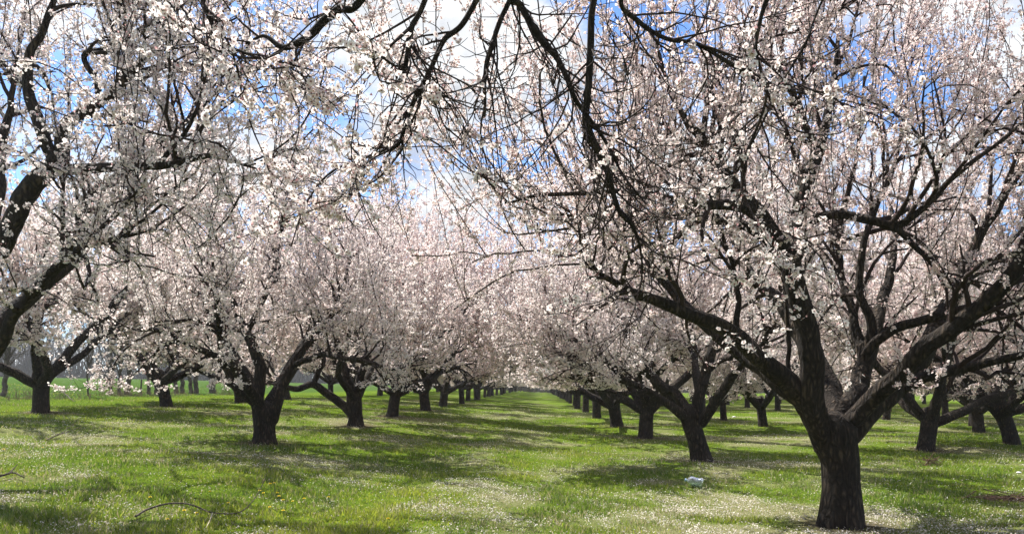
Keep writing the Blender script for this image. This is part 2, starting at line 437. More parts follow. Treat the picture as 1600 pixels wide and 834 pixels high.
# ---- the tree whose trunk stands just outside the frame, its limbs reaching in
edge_limbs = [
 [(-97,700,0,52),(-70,560,-.1,50),(-40,450,-.2,46),(0,378,-.3,44),(25,330,-.35,42),(52,290,-.4,42),(95,248,-.4,38)],
 [(90,252,-.4,32),(81,237,-.4,28),(65,191,-.4,26),(46,141,-.4,23),(45,81,-.4,18),(64,48,-.4,15),(81,0,-.4,12),(90,-60,-.4,8)],
 [(93,256,-.4,30),(96,230,-.4,27),(103,196,-.45,24),(146,161,-.5,22),(176,146,-.55,20),(201,111,-.6,17),(242,70,-.7,13),(255,20,-.8,10),(262,-60,-.8,6)],
 [(156,156,-.5,14),(148,125,-.5,13),(136,91,-.5,12),(176,78,-.6,11),(212,52,-.7,10),(252,25,-.8,7),(300,-20,-.9,5)],
 [(80,262,-.4,26),(105,263,-.5,24),(176,257,-.8,20),(252,259,-1.1,16),(302,248,-1.3,13),(350,247,-1.5,9),(400,262,-1.6,4)],
 [(245,259,-1.1,13),(285,215,-1.1,9),(310,160,-1.2,7),(330,100,-1.2,4)],
 [(-97,715,0,50),(-60,620,-.2,34),(0,535,-.4,28),(30,484,-.5,26),(75,430,-.6,24),(110,400,-.6,23),(137,380,-.7,18),(181,375,-.8,14),(217,350,-.9,9),(257,317,-1.0,6)],
 [(140,382,-.7,14),(125,350,-.7,12),(122,330,-.7,8),(150,300,-.7,5)],
 [(165,378,-.75,12),(200,395,-.9,8),(240,402,-1.0,5)],
]
edge_extra = [
 [(0,0,1.0,.15),(-.8,.3,1.8,.12),(-1.8,.4,2.8,.08),(-2.5,.3,3.8,.03)],
 [(0,0,1.0,.14),(.2,.8,1.9,.11),(.6,1.7,2.9,.08),(.9,2.3,4.1,.03)],

 [(.6,0,2.6,.12),(.3,.5,3.4,.09),(.2,.9,4.4,.05),(.3,1.0,5.2,.02)],
 [(1.2,.6,3.2,.07),(1.6,1.2,4.0,.055),(2.1,1.7,4.7,.035),(2.5,2.0,5.4,.02)],
]
hero((-97, 800), 'tree rooted outside the picture, its thick dark limbs reaching over the field edge',
     [(-97,800,0,66),(-97,760,0,64),(-97,715,0,62),(-95,680,0,56)],
     [[(a, b, o, w*(.80 if i > 5 else .88)) for a, b, o, w in l] for i, l in enumerate(edge_limbs)], dict(amp=.12, tmax=.034, bmax=.08, wmax=.06, nb=125, nw=170, nt=2500, dens=44, size=.0155, k=18, step=.06, lw=(.8,2.0), zmin=2.1, bup=.35), 12, d=8.5, extra_limbs=edge_extra)

# ---- the overhanging tree just behind the viewer: drooping boughs from above
def overhead():
    rng = np.random.default_rng(13)
    bx, by = 3.5, .6
    root = empty('fruit_tree', (bx, by, gz(bx, by))); tag(root, 'overhead tree with sparse dark boughs drooping from the top edge', 'tree', 'blossoming fruit trees')
    g = gz(bx, by)
    trunk = [(bx,by,g-.06,.27),(bx,by,g+.5,.23),(bx-.03,by+.02,g+1.0,.24),(bx-.05,by+.05,g+1.3,.2)]
    def dl(pts, d0, d1, lead):
        n = len(pts)
        out = [(*lead_p, r) for *lead_p, r in lead]
        for i, (a, b, w) in enumerate(pts):
            d = d0 + (d1-d0)*i/(n-1); out.append((*at(a, b, d), .5*w*d/F*.82))
        return out
    L0 = [(bx,by,g+1.0,.15),(2.9,1.3,2.6,.12),(2.0,2.0,3.6,.10),(1.2,2.6,4.1,.085),(.4,3.0,4.2,.07),(-.4,3.2,3.95,.045)]
    L1 = [(bx,by,g+1.1,.14),(3.1,1.8,2.9,.11),(2.5,2.7,3.9,.09),(1.7,3.3,4.5,.07),(1.0,3.6,4.55,.05),(.3,3.7,4.2,.035)]
    L2 = [(bx,by,g+1.1,.12),(3.7,1.5,3.2,.09),(3.2,2.6,4.2,.07),(2.4,3.2,4.7,.05),(1.6,3.5,4.4,.03)]
    lim = [L0, L1, L2,
      dl([(571,0,16),(531,12,17),(498,38,16),(470,62,15),(442,70,11),(415,56,7),(385,70,4)], 3.2, 3.4, [(.1,3.1,4.15,.05),(-.35,3.15,3.75,.032)]),
      dl([(745,0,11),(722,35,11),(697,60,10),(677,106,9),(657,146,8.5),(637,191,8),(621,228,8),(571,247,5),(516,272,4),(475,327,3),(455,385,2)], 3.5, 3.6, [(.5,3.3,4.3,.035),(.05,3.5,3.75,.02)]),
      dl([(665,-5,11),(645,40,11),(637,80,10.5),(627,113,9)], 3.3, 3.3, [(.0,3.1,4.1,.03),(-.3,3.2,3.7,.02)]),
      dl([(795,0,10),(775,40,10),(765,80,10),(760,130,8),(757,183,5)], 3.8, 3.8, [(.6,3.4,4.35,.03),(.1,3.7,3.8,.02)]),
      dl([(806,-10,11),(815,10,11),(836,55,12),(872,92,11),(896,146,10),(922,186,8),(950,230,6),(975,275,4),(1010,320,3)], 3.7, 3.9, [(.9,3.5,4.5,.035),(.25,3.7,3.9,.02)]),
      dl([(933,-5,14),(924,75,14),(919,151,14),(917,201,16),(934,240,14),(951,287,11),(966,330,9),(991,365,6),(1002,415,4),(1000,450,2.5)], 3.6, 3.9, [(1.1,3.5,4.5,.04),(.6,3.6,3.9,.028)]),
      dl([(975,-5,9),(1001,33,9),(1042,58,8),(1092,65,7.5),(1127,88,7),(1177,121,6),(1218,138,5),(1270,150,3)], 3.6, 4.0, [(1.3,3.4,4.5,.03),(.8,3.6,3.8,.02)]),
      dl([(1180,60,6),(1196,150,6),(1172,230,5),(1160,300,4.5),(1190,375,4),(1240,425,3)], 3.6, 3.9, [(1.6,3.4,4.4,.025),(1.3,3.5,3.7,.018)]),
      dl([(318,-8,9),(322,20,8),(345,60,7),(380,80,6),(430,95,4),(490,110,3)], 3.3, 3.3, [(-.9,3.1,3.95,.03),(-1.25,3.2,3.6,.016)]),
      dl([(1290,-10,5),(1262,60,4.5),(1215,140,4),(1170,230,3.5),(1120,300,3)], 3.9, 4.0, [(2.0,3.5,4.5,.02)]),
    ]
    # only the hanging boughs carry sprays; the upper limbs stay above the frame
    mb = MB(); bark_tube(mb, trunk, k=26, step=.05, flare=.4, seed=4)
    parts = [mb.build('trunk', BARK)]
    lines, rads = [], []
    for i, l in enumerate(lim):
        m2 = MB(); P = bark_tube(m2, l, k=12, step=.03, amp=.17, seed=i+20, wob=.05)
        parts.append(m2.build('limb', BARK))
        if i > 2:
            h = len(P)//4
            lines.append(P[h:, :3]); rads.append(P[h:, 3])
    B, BR = spawn(lines, rads, 165, rng, .03, .97, (.3, .95), (.0062, .002), -.05, .8, .65, 10, .17, rng.uniform(-.14, .08, 165), curl=.16)
    T, TR = spawn(list(B)+lines, list(BR)+rads, 900, rng, .1, 1., (.08, .34), (.0030, .0013), -.05, .8, .75, 7, .22, -.02, curl=.2)
    # upper part of the crown above the frame (casts the shade on the near grass)
    up = [np.array([p[:3] for p in l]) for l in (L0, L1, L2)]; upr = [np.array([p[3] for p in l]) for l in (L0, L1, L2)]
    W, WR = spawn([catmull(u, 14)[5:] for u in up], [catmull(r[:, None], 14)[5:, 0] for r in upr], 110, rng, .1, 1., (.6, 1.6), (.012, .004), 1.4, .2, .5, 9, .07, .15)
    K, KR = spawn(list(B)+lines, list(BR)+rads, 1100, rng, .05, 1., (.015, .06), (.0042, .002), 0, .4, 1., 3, .2, .1)
    ms = MB(); tubes(ms, B, BR, 5); tubes(ms, K, KR, 4); tubes(ms, T, TR, 4); tubes(ms, W, WR, 4)
    parts.append(ms.build('branchwork', TWIG))
    mc = MB()
    for G, t0, dn in ((B, .3, 12), (T, .1, 25), (W, .1, 55)):
        p, ax = blossom_spots(G, rng, dn, t0, .012)
        keep = fbm(p[:, 0]*1.6+3, p[:, 2]*1.6+p[:, 1], 2) > .40
        blossoms(mc, p[keep], ax[keep], rng, .0155, 5, 1.)
    # left sprays carry more open flowers
    sel = [b for b in B if (b[-1, 0] < -.55)]
    if sel:
        p, ax = blossom_spots(np.array(sel), rng, 34, .2, .02); blossoms(mc, p, ax, rng, .0170, 5, 1.)
    parts.append(mc.build('crown', PETAL, smooth=False))
    for o in parts: keep_place(o, root)
overhead()

MID = dict(nb=190, nw=320, nt=2500, tmax=.03, bmax=.08, dens=36, size=.0245, petals=4, red=.7, k=14, step=.09, tk=3, lw=(.9, 2.3), zmin=1.62, off=.02)
# ---- first tree across the lane
x0, d0 = on_ground(413, 692)
hero((413, 692), 'dark tree with a broad three-forked trunk, first in the row across the grass lane',
     [(413,693,0,40),(413,670,0,38),(414,645,0,44),(414,630,0,36)],
     [[(408,650,0,24),(404,630,0,24),(408,580,0,22),(398,548,0,20),(383,515,.2,18),(368,478,.4,15),(352,445,.6,11),(335,400,.8,7),(330,350,.9,4)],
      [(404,655,0,22),(396,628,-.1,20),(368,602,-.3,17),(347,562,-.5,14),(302,540,-.9,12),(257,520,-1.2,9),(215,515,-1.4,5)],
      [(424,658,0,22),(432,640,0,20),(453,580,.1,18),(473,548,.2,16),(498,515,.3,13),(530,460,.4,9),(548,400,.5,5)],
      [(372,485,.3,13),(345,478,.0,11),(315,468,-.4,9),(285,440,-.8,6),(270,400,-1.0,4)],
      [(460,570,.1,12),(500,556,-.4,11),(545,560,-1.0,9),(590,570,-1.4,5)],
      [(385,520,.2,12),(410,470,.3,11),(425,420,.2,9),(440,350,.1,6),(450,290,0,4)],
      ], dict(MID, size=.0200, petals=5, nt=3100, dens=41, zmin=1.3), 21,
     extra_limbs=[[(0,0,.6,.13),(.2,1.0,1.6,.10),(.5,2.0,2.6,.06),(.6,2.6,3.8,.02)], [(0,0,.7,.12),(-.3,-1.0,1.6,.09),(-.2,-1.9,2.4,.05),(-.1,-2.4,3.4,.02)],
                  [(0,0,.7,.12),(-1.0,.9,1.9,.09),(-1.8,1.6,2.8,.05),(-2.2,2.0,4.0,.02)]])
# ---- second tree across the lane, with the low elbowed limb
hero((556, 664), 'tree with one low elbowed limb, behind the first tree across the grass lane',
     [(556,665,0,28),(556,645,0,25),(553,625,0,28),(553,612,0,24)],
     [[(550,648,0,18),(535,632,0,17),(512,614,-.1,16),(488,600,-.3,14),(465,606,-.6,12),(440,600,-.9,9),(415,580,-1.2,5)],
      [(490,602,-.3,11),(497,580,-.2,11),(505,560,0,9),(500,530,.2,6),(490,480,.3,4)],
      [(552,630,0,19),(545,600,0,17),(538,575,.1,15),(525,530,.2,11),(505,470,.3,7),(495,400,.4,4)],
      [(556,630,0,19),(562,600,0,17),(570,570,0,14),(590,530,0,11),(615,480,0,7),(630,420,0,4)],
      [(560,610,0,12),(590,585,-.5,10),(625,575,-1.0,7),(660,560,-1.5,4)]], dict(MID, lw=(1.5, 3.5), nw=420, zmin=1.45), 22,
     extra_limbs=[[(0,0,.6,.13),(.2,1.0,1.6,.10),(.5,2.0,2.6,.06),(.6,2.6,3.9,.02)], [(0,0,.7,.12),(-.3,-1.0,1.6,.09),(.2,-1.9,2.4,.05),(.3,-2.4,3.5,.02)]])
# ---- leaning tree behind the big forked one
hero((1096, 720), 'leaning tree next behind the big forked tree, one long limb over the lane',
     [(1096,721,0,40),(1090,695,0,35),(1082,665,0,36),(1078,645,0,38),(1078,635,0,30)],
     [[(1082,660,0,24),(1047,634,-.2,17),(1002,606,-.4,14),(961,580,-.7,12),(931,547,-.9,9),(895,530,-1.1,6),(860,520,-1.3,3)],
      [(1082,660,0,26),(1088,640,0,24),(1102,590,0,22),(1116,540,0,19),(1135,490,.1,14),(1150,430,.2,10),(1160,360,.2,5)],
      [(1076,650,0,24),(1060,620,.2,20),(1037,600,.4,17),(1012,578,.6,13),(985,540,.8,10),(965,480,1.,7),(955,420,1.,4)],
      [(1105,580,0,12),(1135,560,-.4,11),(1165,552,-.8,8),(1200,520,-1.1,5)],
      [(1010,610,-.4,8),(975,615,-.6,7),(930,600,-.8,5),(880,560,-1.,3)],
      [(965,582,-.7,8),(940,590,-.9,6),(905,560,-1.2,4),(860,545,-1.4,3)]], dict(MID, size=.0200, petals=5, nt=3100, dens=41, zmin=1.75), 23,
     extra_limbs=[[(0,0,.8,.13),(.2,1.0,1.6,.10),(.3,2.0,2.6,.06),(.4,2.6,3.8,.02)], [(0,0,.8,.12),(.4,-1.0,1.8,.09),(.9,-1.8,2.7,.05),(1.0,-2.2,3.8,.02)],
                  [(-.1,0,.8,.12),(-.8,.9,1.7,.09),(-1.4,1.8,2.6,.05),(-1.6,2.2,3.8,.02)]])

# ---- kinds of tree for the rows behind, each built once with its parts
def kind(seed, far=False, lean=0.):
    rng = np.random.default_rng(seed)
    root = empty('fruit_tree', (0, 0, 0))
    h = rng.uniform(.95, 1.35); r = rng.uniform(.155, .22)
    lx = lean
    trunk = [(0,0,-.15,r*1.1),(lx*.3,0,.3,r),(lx*.7,0,h*.75,r*1.02),(lx,0,h,r*1.1),(lx*1.1,0,h+.2,r*.85)]
    limbs = []
    n = int(rng.integers(5, 8)); a0 = rng.uniform(0, 6.28)
    for i in range(n):
        a = a0 + i*6.283/n + rng.normal()*.25
        Rr = rng.uniform(2.3, 3.7); low = rng.random() < .4
        ztop = rng.uniform(1.9, 2.4) if low else rng.uniform(3.2, 5.)
        p = []
        rr = r*rng.uniform(.5, .72)
        m = 6; side = rng.normal()*.35
        for s in range(m):
            t = s/(m-1)
            rad = Rr*(t**(.85 if low else 1.05))
            z = h*.72 + (ztop-h*.72)*(t**(.8 if low else .95)) + rng.normal()*.07*t
            aa = a + side*t + rng.normal()*.06
            p.append((lx+rad*math.cos(aa), rad*math.sin(aa), z, rr*(1-t)**.7*.95+.018))
        limbs.append(p)
        # a fork on each limb
        q = p[2]; b = a + rng.choice([-1, 1])*rng.uniform(.5, 1.)
        f = [(q[0], q[1], q[2], q[3]*.8)]
        for s in range(1, 5):
            t = s/4
            f.append((q[0]+1.3*t*math.cos(b), q[1]+1.3*t*math.sin(b), q[2]+rng.uniform(.9, 1.9)*t, q[3]*.75*(1-t)+.014))
        limbs.append(f)
    if far: cfg = dict(nb=150, nw=240, nt=1100, dens=24, size=.050, petals=3, red=.35, k=8, step=.2, tk=3, lw=(.9, 2.5), lt=(.2, .7), zmin=1.65, off=.04, limb_parts=False)
    else: cfg = dict(MID, limb_parts=True, size=.0285, dens=28, petals=4, nt=2300, red=.55, k=10, step=.12, nw=330, lw=(1., 3.1))
    grow_tree(root, trunk, limbs, rng, cfg, world=False)
    return root
near_kinds = [kind(31), kind(32), kind(33, lean=-.3), kind(34, lean=.22), kind(35, lean=.1), kind(36, lean=-.12)]
far_kinds = [kind(41, True), kind(42, True), kind(43, True)]
used = set()
KIDS = {r.name: list(r.children) for r in near_kinds + far_kinds}

def place(i, x, y, label, group, scale=1., rz=None):
    far = math.hypot(x, y) > 46
    src = (far_kinds if far else near_kinds)[i % (3 if far else 6)]
    if src.name not in used: r = src; used.add(src.name)
    else:
        r = src.copy(); C.objects.link(r)
        for ch in KIDS[src.name]:
            c = ch.copy(); C.objects.link(c); c.parent = r
    r.location = (x, y, gz(x, y)-.02)
    r.rotation_euler = (random.uniform(-.07, .07), random.uniform(-.07, .07), rz if rz is not None else random.uniform(0, 6.28)); r.scale = (scale,)*3
    tag(r, label, 'tree', group)
    return r

ORD = ['first','second','third','fourth','fifth','sixth','seventh','eighth','ninth','tenth','eleventh','twelfth','thirteenth','fourteenth','fifteenth']
G = 'blossoming fruit trees'
cnt = 0
def row(pts, name, far_label, start=0, far_d=75, tall=()):
    global cnt
    for k, (x, y) in enumerate(pts):
        cnt += 1
        if y > far_d: lab = far_label
        else: lab = f'blossoming tree, {ORD[min(k+start, 14)]} from the front of the row {name}'
        place(cnt*7+k, x, y, lab, G if y <= far_d else 'far trees '+name, tall[k] if k < len(tall) else random.uniform(.86, 1.16))
def g(px, py): return on_ground(px, py)
# row of the big forked tree
A = [g(1008,684), g(964,666), g(933,653), g(915,644), g(902,638)]
y = A[-1][1]; xx = A[-1][0]
while y < 175:
    y += 7.4 + random.uniform(-.4, .4); A.append((4.0 + .035*(y-15) - .25 + random.uniform(-.25, .25), y))
row(A, 'behind the big forked tree', 'far small tree deep in the row beyond the big forked tree', 2, 85, (1.05, 1.08, 1.12, 1.1))
# row across the lane
Bp = [g(612,650), g(665,640.5), g(692,634.5)]
y = Bp[-1][1]
while y < 172:
    y += 7.0 + random.uniform(-.4, .4); Bp.append((-5.35 + .035*y + random.uniform(-.3, .3), y))
row(Bp, 'across the grass lane', 'far small tree deep in the row across the grass lane', 2, 85, (1.16, 1.2, 1.12, 1.15))
# row by the green field
Cp = [g(63,645), g(261,635), g(377,630)]
y = Cp[-1][1]
while y < 120:
    y += 7.2 + random.uniform(-.5, .5); Cp.append((-13.2 + .035*y + random.uniform(-.4, .4), y))
labs = ['forked tree with wide root foot at the field edge, nearest the tall pale post', 'tree with two low arching limbs in front of the bare field-edge trunks', 'tree half hidden behind the first trunk across the grass lane']
for k, (x, y) in enumerate(Cp[:3]):
    place(k+1, x, y, labs[k], G, 1.05, rz=[.5, 1.2, 3.][k])
row(Cp[3:], 'along the green field', 'far small tree deep in the row along the green field', 3, 70)
# rows beyond the big forked tree
D = [g(1446,703), (10.3, 24.5), g(1193,666), g(1131,656), g(1112,640)]
y = D[-1][1]
while y < 120:
    y += 7.3 + random.uniform(-.4, .4); D.append((9.6 + .035*y + random.uniform(-.3, .3), y))
row(D[2:], 'next beyond the big forked tree', 'far small tree deep in the next row beyond the big forked tree', 2, 70)
place(3, D[0][0], D[0][1], 'wide V-forked tree standing behind the limbs of the big forked tree', G, .95, rz=.4)
E = [g(1582,693), g(1530,676), g(1521,665), g(1384,655)]
place(2, E[0][0], E[0][1], 'slanting tree by the picture edge, behind the V-forked tree', G, 1., rz=.15)
place(1, E[1][0], E[1][1], 'dark upright tree between the V-forked tree and the slanting tree', G, .95)
place(4, E[2][0], E[2][1], 'dark tree partly hidden by the upright one near the slanting tree', G, .95)
place(5, E[3][0], E[3][1], 'small upright tree seen under the low limb of the big forked tree', G, .95)
nm = ['third', 'fourth', 'fifth', 'sixth']
for k, u in enumerate((16.0, 22.5, 29.0, 35.5)):
    y = [42., 33., 43., 52.][k]; pts = []
    while y < 105:
        pts.append((u + .035*y + random.uniform(-.35, .35), y)); y += 7.4 + random.uniform(-.4, .4)
    row(pts, f'{nm[k]} in order from the lane', f'far small tree in the {nm[k]} row from the lane', 0, 62)
for s in near_kinds + far_kinds: assert s.name in used

# ------------------------------------------------------------------ ground sheet
BASES += [on_ground(413, 692), on_ground(556, 664), on_ground(1096, 720), A[0], A[1], Bp[0], Bp[1], Cp[0], Cp[1], D[0]]
def make_ground():
    ys = np.concatenate([np.arange(-6, 4, .5), np.arange(4, 32, .16), np.geomspace(32, 700, 110)])
    xs0 = np.concatenate([-np.geomspace(26, 500, 40)[::-1], np.arange(-25.8, 25.9, .22), np.geomspace(26, 500, 40)])
    X, Y = np.meshgrid(xs0, ys)
    Z = ground(X, Y)
    near = (np.hypot(X, Y) < 60)
    Z = Z + near*.018*(fbm(X*2.5, Y*2.5, 3)-.5)
    n, m = X.shape
    i = np.arange(n-1)[:, None]*m; j = np.arange(m-1)[None, :]
    q = np.stack([i+j, i+j+1, i+m+j+1, i+m+j], -1).reshape(-1, 4)
    dr = dryness(X, Y); mb = MB()
    fld = np.clip((-(X-.035*Y)-19)/2, 0, 1)
    ts = trunk_soil(X, Y)
    mb.add(np.stack([X, Y, Z], -1).reshape(-1, 3), q, c=np.stack([dr*(1-fld), fld, ts], -1).reshape(-1, 3))
    m_, nt, out = mat('orchard_grass'); L = nt.links.new
    a = nd(nt, 'ShaderNodeAttribute', attribute_name='tint')
    sp = nd(nt, 'ShaderNodeSeparateColor'); L(a.outputs['Color'], sp.inputs[0])
    tc = nd(nt, 'ShaderNodeTexCoord')
    n1 = nd(nt, 'ShaderNodeTexNoise', Scale=1.1, Detail=8., Roughness=.65); L(tc.outputs['Object'], n1.inputs['Vector'])
    n2 = nd(nt, 'ShaderNodeTexNoise', Scale=22., Detail=5., Roughness=.7); L(tc.outputs['Object'], n2.inputs['Vector'])
    n3 = nd(nt, 'ShaderNodeTexNoise', Scale=75., Detail=3., Roughness=.7); L(tc.outputs['Object'], n3.inputs['Vector'])
    g1 = ramp(nt, [(.32, (.026, .050, .008)), (.5, (.085, .140, .013)), (.7, (.175, .210, .028))], n2.outputs['Fac'])
    g2 = ramp(nt, [(.3, (.07, .085, .03)), (.5, (.17, .165, .075)), (.72, (.36, .32, .23))], n3.outputs['Fac'])
    ad = nd(nt, 'ShaderNodeMath', operation='ADD'); L(sp.outputs[0], ad.inputs[0])
    sb = nd(nt, 'ShaderNodeMath', operation='MULTIPLY_ADD'); L(n2.outputs['Fac'], sb.inputs[0]); sb.inputs[1].default_value = 1.5; sb.inputs[2].default_value = -.85
    L(sb.outputs[0], ad.inputs[1]); ad.use_clamp = True
    mx = nd(nt, 'ShaderNodeMix', data_type='RGBA'); L(ad.outputs[0], mx.inputs[0]); L(g1.outputs[0], mx.inputs[6]); L(g2.outputs[0], mx.inputs[7])
    fr = ramp(nt, [(.35, (.034, .072, .014)), (.52, (.054, .100, .018)), (.68, (.10, .125, .042))], n1.outputs['Fac'])
    mx2 = nd(nt, 'ShaderNodeMix', data_type='RGBA'); L(sp.outputs[1], mx2.inputs[0]); L(mx.outputs[2], mx2.inputs[6]); L(fr.outputs[0], mx2.inputs[7])
    so = nd(nt, 'ShaderNodeMix', data_type='RGBA'); L(sp.outputs[2], so.inputs[0]); L(mx2.outputs[2], so.inputs[6]); sr = ramp(nt, [(.35, (.045, .033, .022)), (.7, (.12, .095, .065))], n2.outputs['Fac']); L(sr.outputs[0], so.inputs[7])
    b = nd(nt, 'ShaderNodeBump', Strength=.7, Distance=.05); L(n2.outputs['Fac'], b.inputs['Height'])
    d = nd(nt, 'ShaderNodeBsdfDiffuse'); L(so.outputs[2], d.inputs[0]); L(b.outputs[0], d.inputs['Normal'])
    L(d.outputs[0], out.inputs[0])
    o = mb.build('ground', m_); tag(o, kind='structure')
make_ground()

def scatter(n, dmin, dmax, p, spread=.80):
    """points in the wedge before the camera, denser close by"""
    u = RNG.random(n)
    d = (dmin**(1-p) + u*(dmax**(1-p)-dmin**(1-p)))**(1/(1-p))
    x = RNG.uniform(-1, 1, n)*(spread*d+1.5)
    return x, d

def make_grass():
    n = 420000
    x, y = scatter(n, 5.5, 48, 1.9)
    dr = dryness(x, y)
    dn = RNG.random(n) < (.25 + .75*(1-dr))*(1-.93*trunk_soil(x, y))
    x, y, dr = x[dn], y[dn], dr[dn]; n = len(x)
    tuft = fbm(x*2.2+8, y*2.2, 3)
    h = (.025 + .10*np.clip(tuft-.34, 0, 1))*RNG.uniform(.5, 1.5, n)*(1-.45*dr)*(1+.012*y)
    w = .0032*(1+.05*y)*RNG.uniform(.7, 1.3, n)
    a = RNG.uniform(0, 6.283, n); b = RNG.uniform(0, 6.283, n); ln = RNG.uniform(.1, .9, n)
    z = ground(x, y)-.008
    P = np.stack([x, y, z], 1)
    s = np.stack([np.cos(a), np.sin(a), 0*a], 1)*w[:, None]
    l = np.stack([np.cos(b)*ln, np.sin(b)*ln, 0*b], 1)*h[:, None]
    up = np.array([[0, 0, 1.]])
    m = P + l*.35 + up*h[:, None]*.6
    t = P + l + up*h[:, None]
    v = np.stack([P-s, P+s, m-s*.7, m+s*.7, t], 1)
    base = np.arange(n)*5
    q = np.stack([base, base+1, base+3, base+2], 1); tr = np.stack([base+2, base+3, base+4], 1)
    mixv = fbm(x*.8+30, y*.8+2, 3)
    g1 = np.array([.090, .150, .016]); g2 = np.array([.265, .295, .034]); dryc = np.array([.36, .31, .19])
    k = np.clip((mixv-.3)*2.2 + RNG.normal(size=n)*.33, 0, 1)[:, None]
    c = (g1*(1-k)+g2*k)*RNG.uniform(.6, 1.4, (n, 1))
    isdry = (RNG.random(n) < .14+.46*dr)[:, None]
    c = np.where(isdry, dryc*RNG.uniform(.6, 1.2, (n, 1)), c)
    mb = MB(); mb.add(v.reshape(-1, 3), q, tr, c=np.repeat(c, 5, 0))
    o = mb.build('grass', BLADE, smooth=False); tag(o, 'short spring grass with dry straw among it across the orchard floor', 'grass', kind='stuff')
make_grass()

def make_petals():
    n = 330000
    x, y = scatter(n, 5.5, 60, 1.7)
    dr = dryness(x, y); cl = fbm(x*3+50, y*3+70, 2)
    keep = RNG.random(n) < (.09 + .91*dr)*np.clip((cl-.3)*3, .06, 1)*np.clip((x-.035*y+18.5)/2, 0, 1)*(1-.6*trunk_soil(x, y))
    x, y = x[keep], y[keep]; n = len(x)
    s = .0064*(1+.034*y)*RNG.uniform(.5, 1.5, n)
    z = ground(x, y) + RNG.uniform(.005, .05, n)
    nrm = norm(np.stack([RNG.normal(size=n)*.6, RNG.normal(size=n)*.6, np.ones(n)], 1))
    u = norm(np.cross(nrm, RNG.normal(size=(n, 3)))); w = np.cross(nrm, u)
    P = np.stack([x, y, z], 1); S = s[:, None]
    v = np.stack([P-u*S, P-w*S*.7+nrm*S*.15, P+u*S*1.1+nrm*S*.3, P+w*S*.7+nrm*S*.15], 1)
    q = (np.arange(n)*4)[:, None] + np.arange(4)[None]
    k = RNG.random((n, 1))
    c = np.array([.80, .75, .70])*k + np.array([.56, .48, .38])*(1-k)
    mb = MB(); mb.add(v.reshape(-1, 3), q, c=np.repeat(c, 4, 0))
    o = mb.build('fallen_petals', LITTER, smooth=False); tag(o, 'pale fallen petals lying scattered in drifts over the grass', 'petals', kind='stuff')
make_petals()

# ------------------------------------------------------------------ far wood and field-edge trees
def make_wood():
    rng = np.random.default_rng(5)
    n = 900
    t = rng.random(n)
    ang = np.interp(t, [0, 1], [-1.12, .75]); rad = rng.uniform(150, 200, n) + 20*np.cos(ang)
    x = np.sin(ang)*rad; y = np.cos(ang)*rad + 18
    z = ground(x, y)-.3
    P = np.zeros((n, 6, 3)); h = rng.uniform(9, 16, n)
    for s in range(6):
        P[:, s] = np.stack([x + rng.normal(size=n)*.25*s*.5, y + rng.normal(size=n)*.2*s*.5, z + h*s/5], 1)
    R = rng.uniform(.12, .3, n)[:, None]*np.linspace(1, .25, 6)[None]
    mb = MB(); tubes(mb, P, R, 5)
    B, BR = spawn(list(P), list(R), 14000, rng, .15, 1., (1.2, 4.), (.12, .06), .7, .4, .8, 5, .15, .06)
    tubes(mb, B, BR, 3)
    T, TR = spawn(list(B), list(BR), 26000, rng, .1, 1., (.6, 2.), (.06, .035), .4, .6, .8, 4, .2, .03)
    tubes(mb, T, TR, 3)
    k = 6000                                   # scrub along the foot of the wood
    t = rng.random(k); an = np.interp(t, [0, 1], [-1.14, .77]); rr = rng.uniform(140, 185, k) + 20*np.cos(an)
    X = np.sin(an)*rr; Y = np.cos(an)*rr + 18; Q = np.zeros((k, 4, 3)); hh = rng.uniform(1., 4.5, k)*(.5+fbm(an*30, an*0, 3)); dx = rng.normal(size=k)*.8
    for s in range(4): Q[:, s] = np.stack([X + dx*s/3 + rng.normal(size=k)*.15, Y, ground(X, Y) - .2 + hh*s/3], 1)
    tubes(mb, Q, np.full((k, 4), .16)*np.linspace(1.3, .6, 4), 3)
    o = mb.build('distant_wood', GREYBARK); tag(o, 'far line of bare grey trees closing the fields', 'wood', kind='stuff')
make_wood()

def bare(px, py, wpx, lean, label, h=7.5, mat_=GREYBARK, name='bare_tree', seed=0, twigs=True):
    rng = np.random.default_rng(100+seed)
    x, d = g(px, py); z = gz(x, d); r = .5*wpx*d/F
    root = empty(name, (x, d, z)); tag(root, label, 'tree', 'bare trunks along the field edge')
    tr = [(x, d, z-.1, r*1.2), (x+lean*.15, d, z+.8, r), (x+lean*.4, d, z+2., r*.9), (x+lean*.7, d+.1, z+h*.55, r*.6), (x+lean, d, z+h, r*.2)]
    mb = MB(); P = bark_tube(mb, tr, k=10, step=.15, amp=.12, seed=seed, wob=.08)
    parts = [mb.build('trunk', mat_)]
    if twigs:
        B, BR = spawn([P[:, :3]], [P[:, 3]], 34, rng, .28, 1., (.8, 2.4), (.03, .008), .9, .4, .7, 7, .12, .08)
        T, TR = spawn(list(B), list(BR), 150, rng, .15, 1., (.3, 1.), (.009, .004), .5, .6, .7, 5, .15, .05)
        ms = MB(); tubes(ms, B, BR, 4); tubes(ms, T, TR, 3); parts.append(ms.build('branchwork', GREYBARK))
    for o in parts: keep_place(o, root)
bare(173,617,4,.1,'slim bare trunk at the outer end of the field-edge line',seed=1)
bare(187,617,5,.15,'bare trunk beside the thick leaning one at the field edge',seed=2)
bare(199,616,8,.4,'thick bare trunk leaning slightly at the field edge',seed=3)
bare(233,616,5,-.1,'dark bare trunk close beside the tree with two arching limbs',seed=4)
bare(244,616,6,.1,'brown bare trunk almost hidden by the tree with two arching limbs',seed=5)
bare(275,615,6,-.2,'brown bare trunk of the close pair past the arching-limbed tree',seed=6)
bare(284,615,6,.2,'second brown bare trunk of the close pair past the arching-limbed tree',seed=7)
bare(298,614,6,-.2,'grey bare trunk of the split pair at the field edge',seed=8)
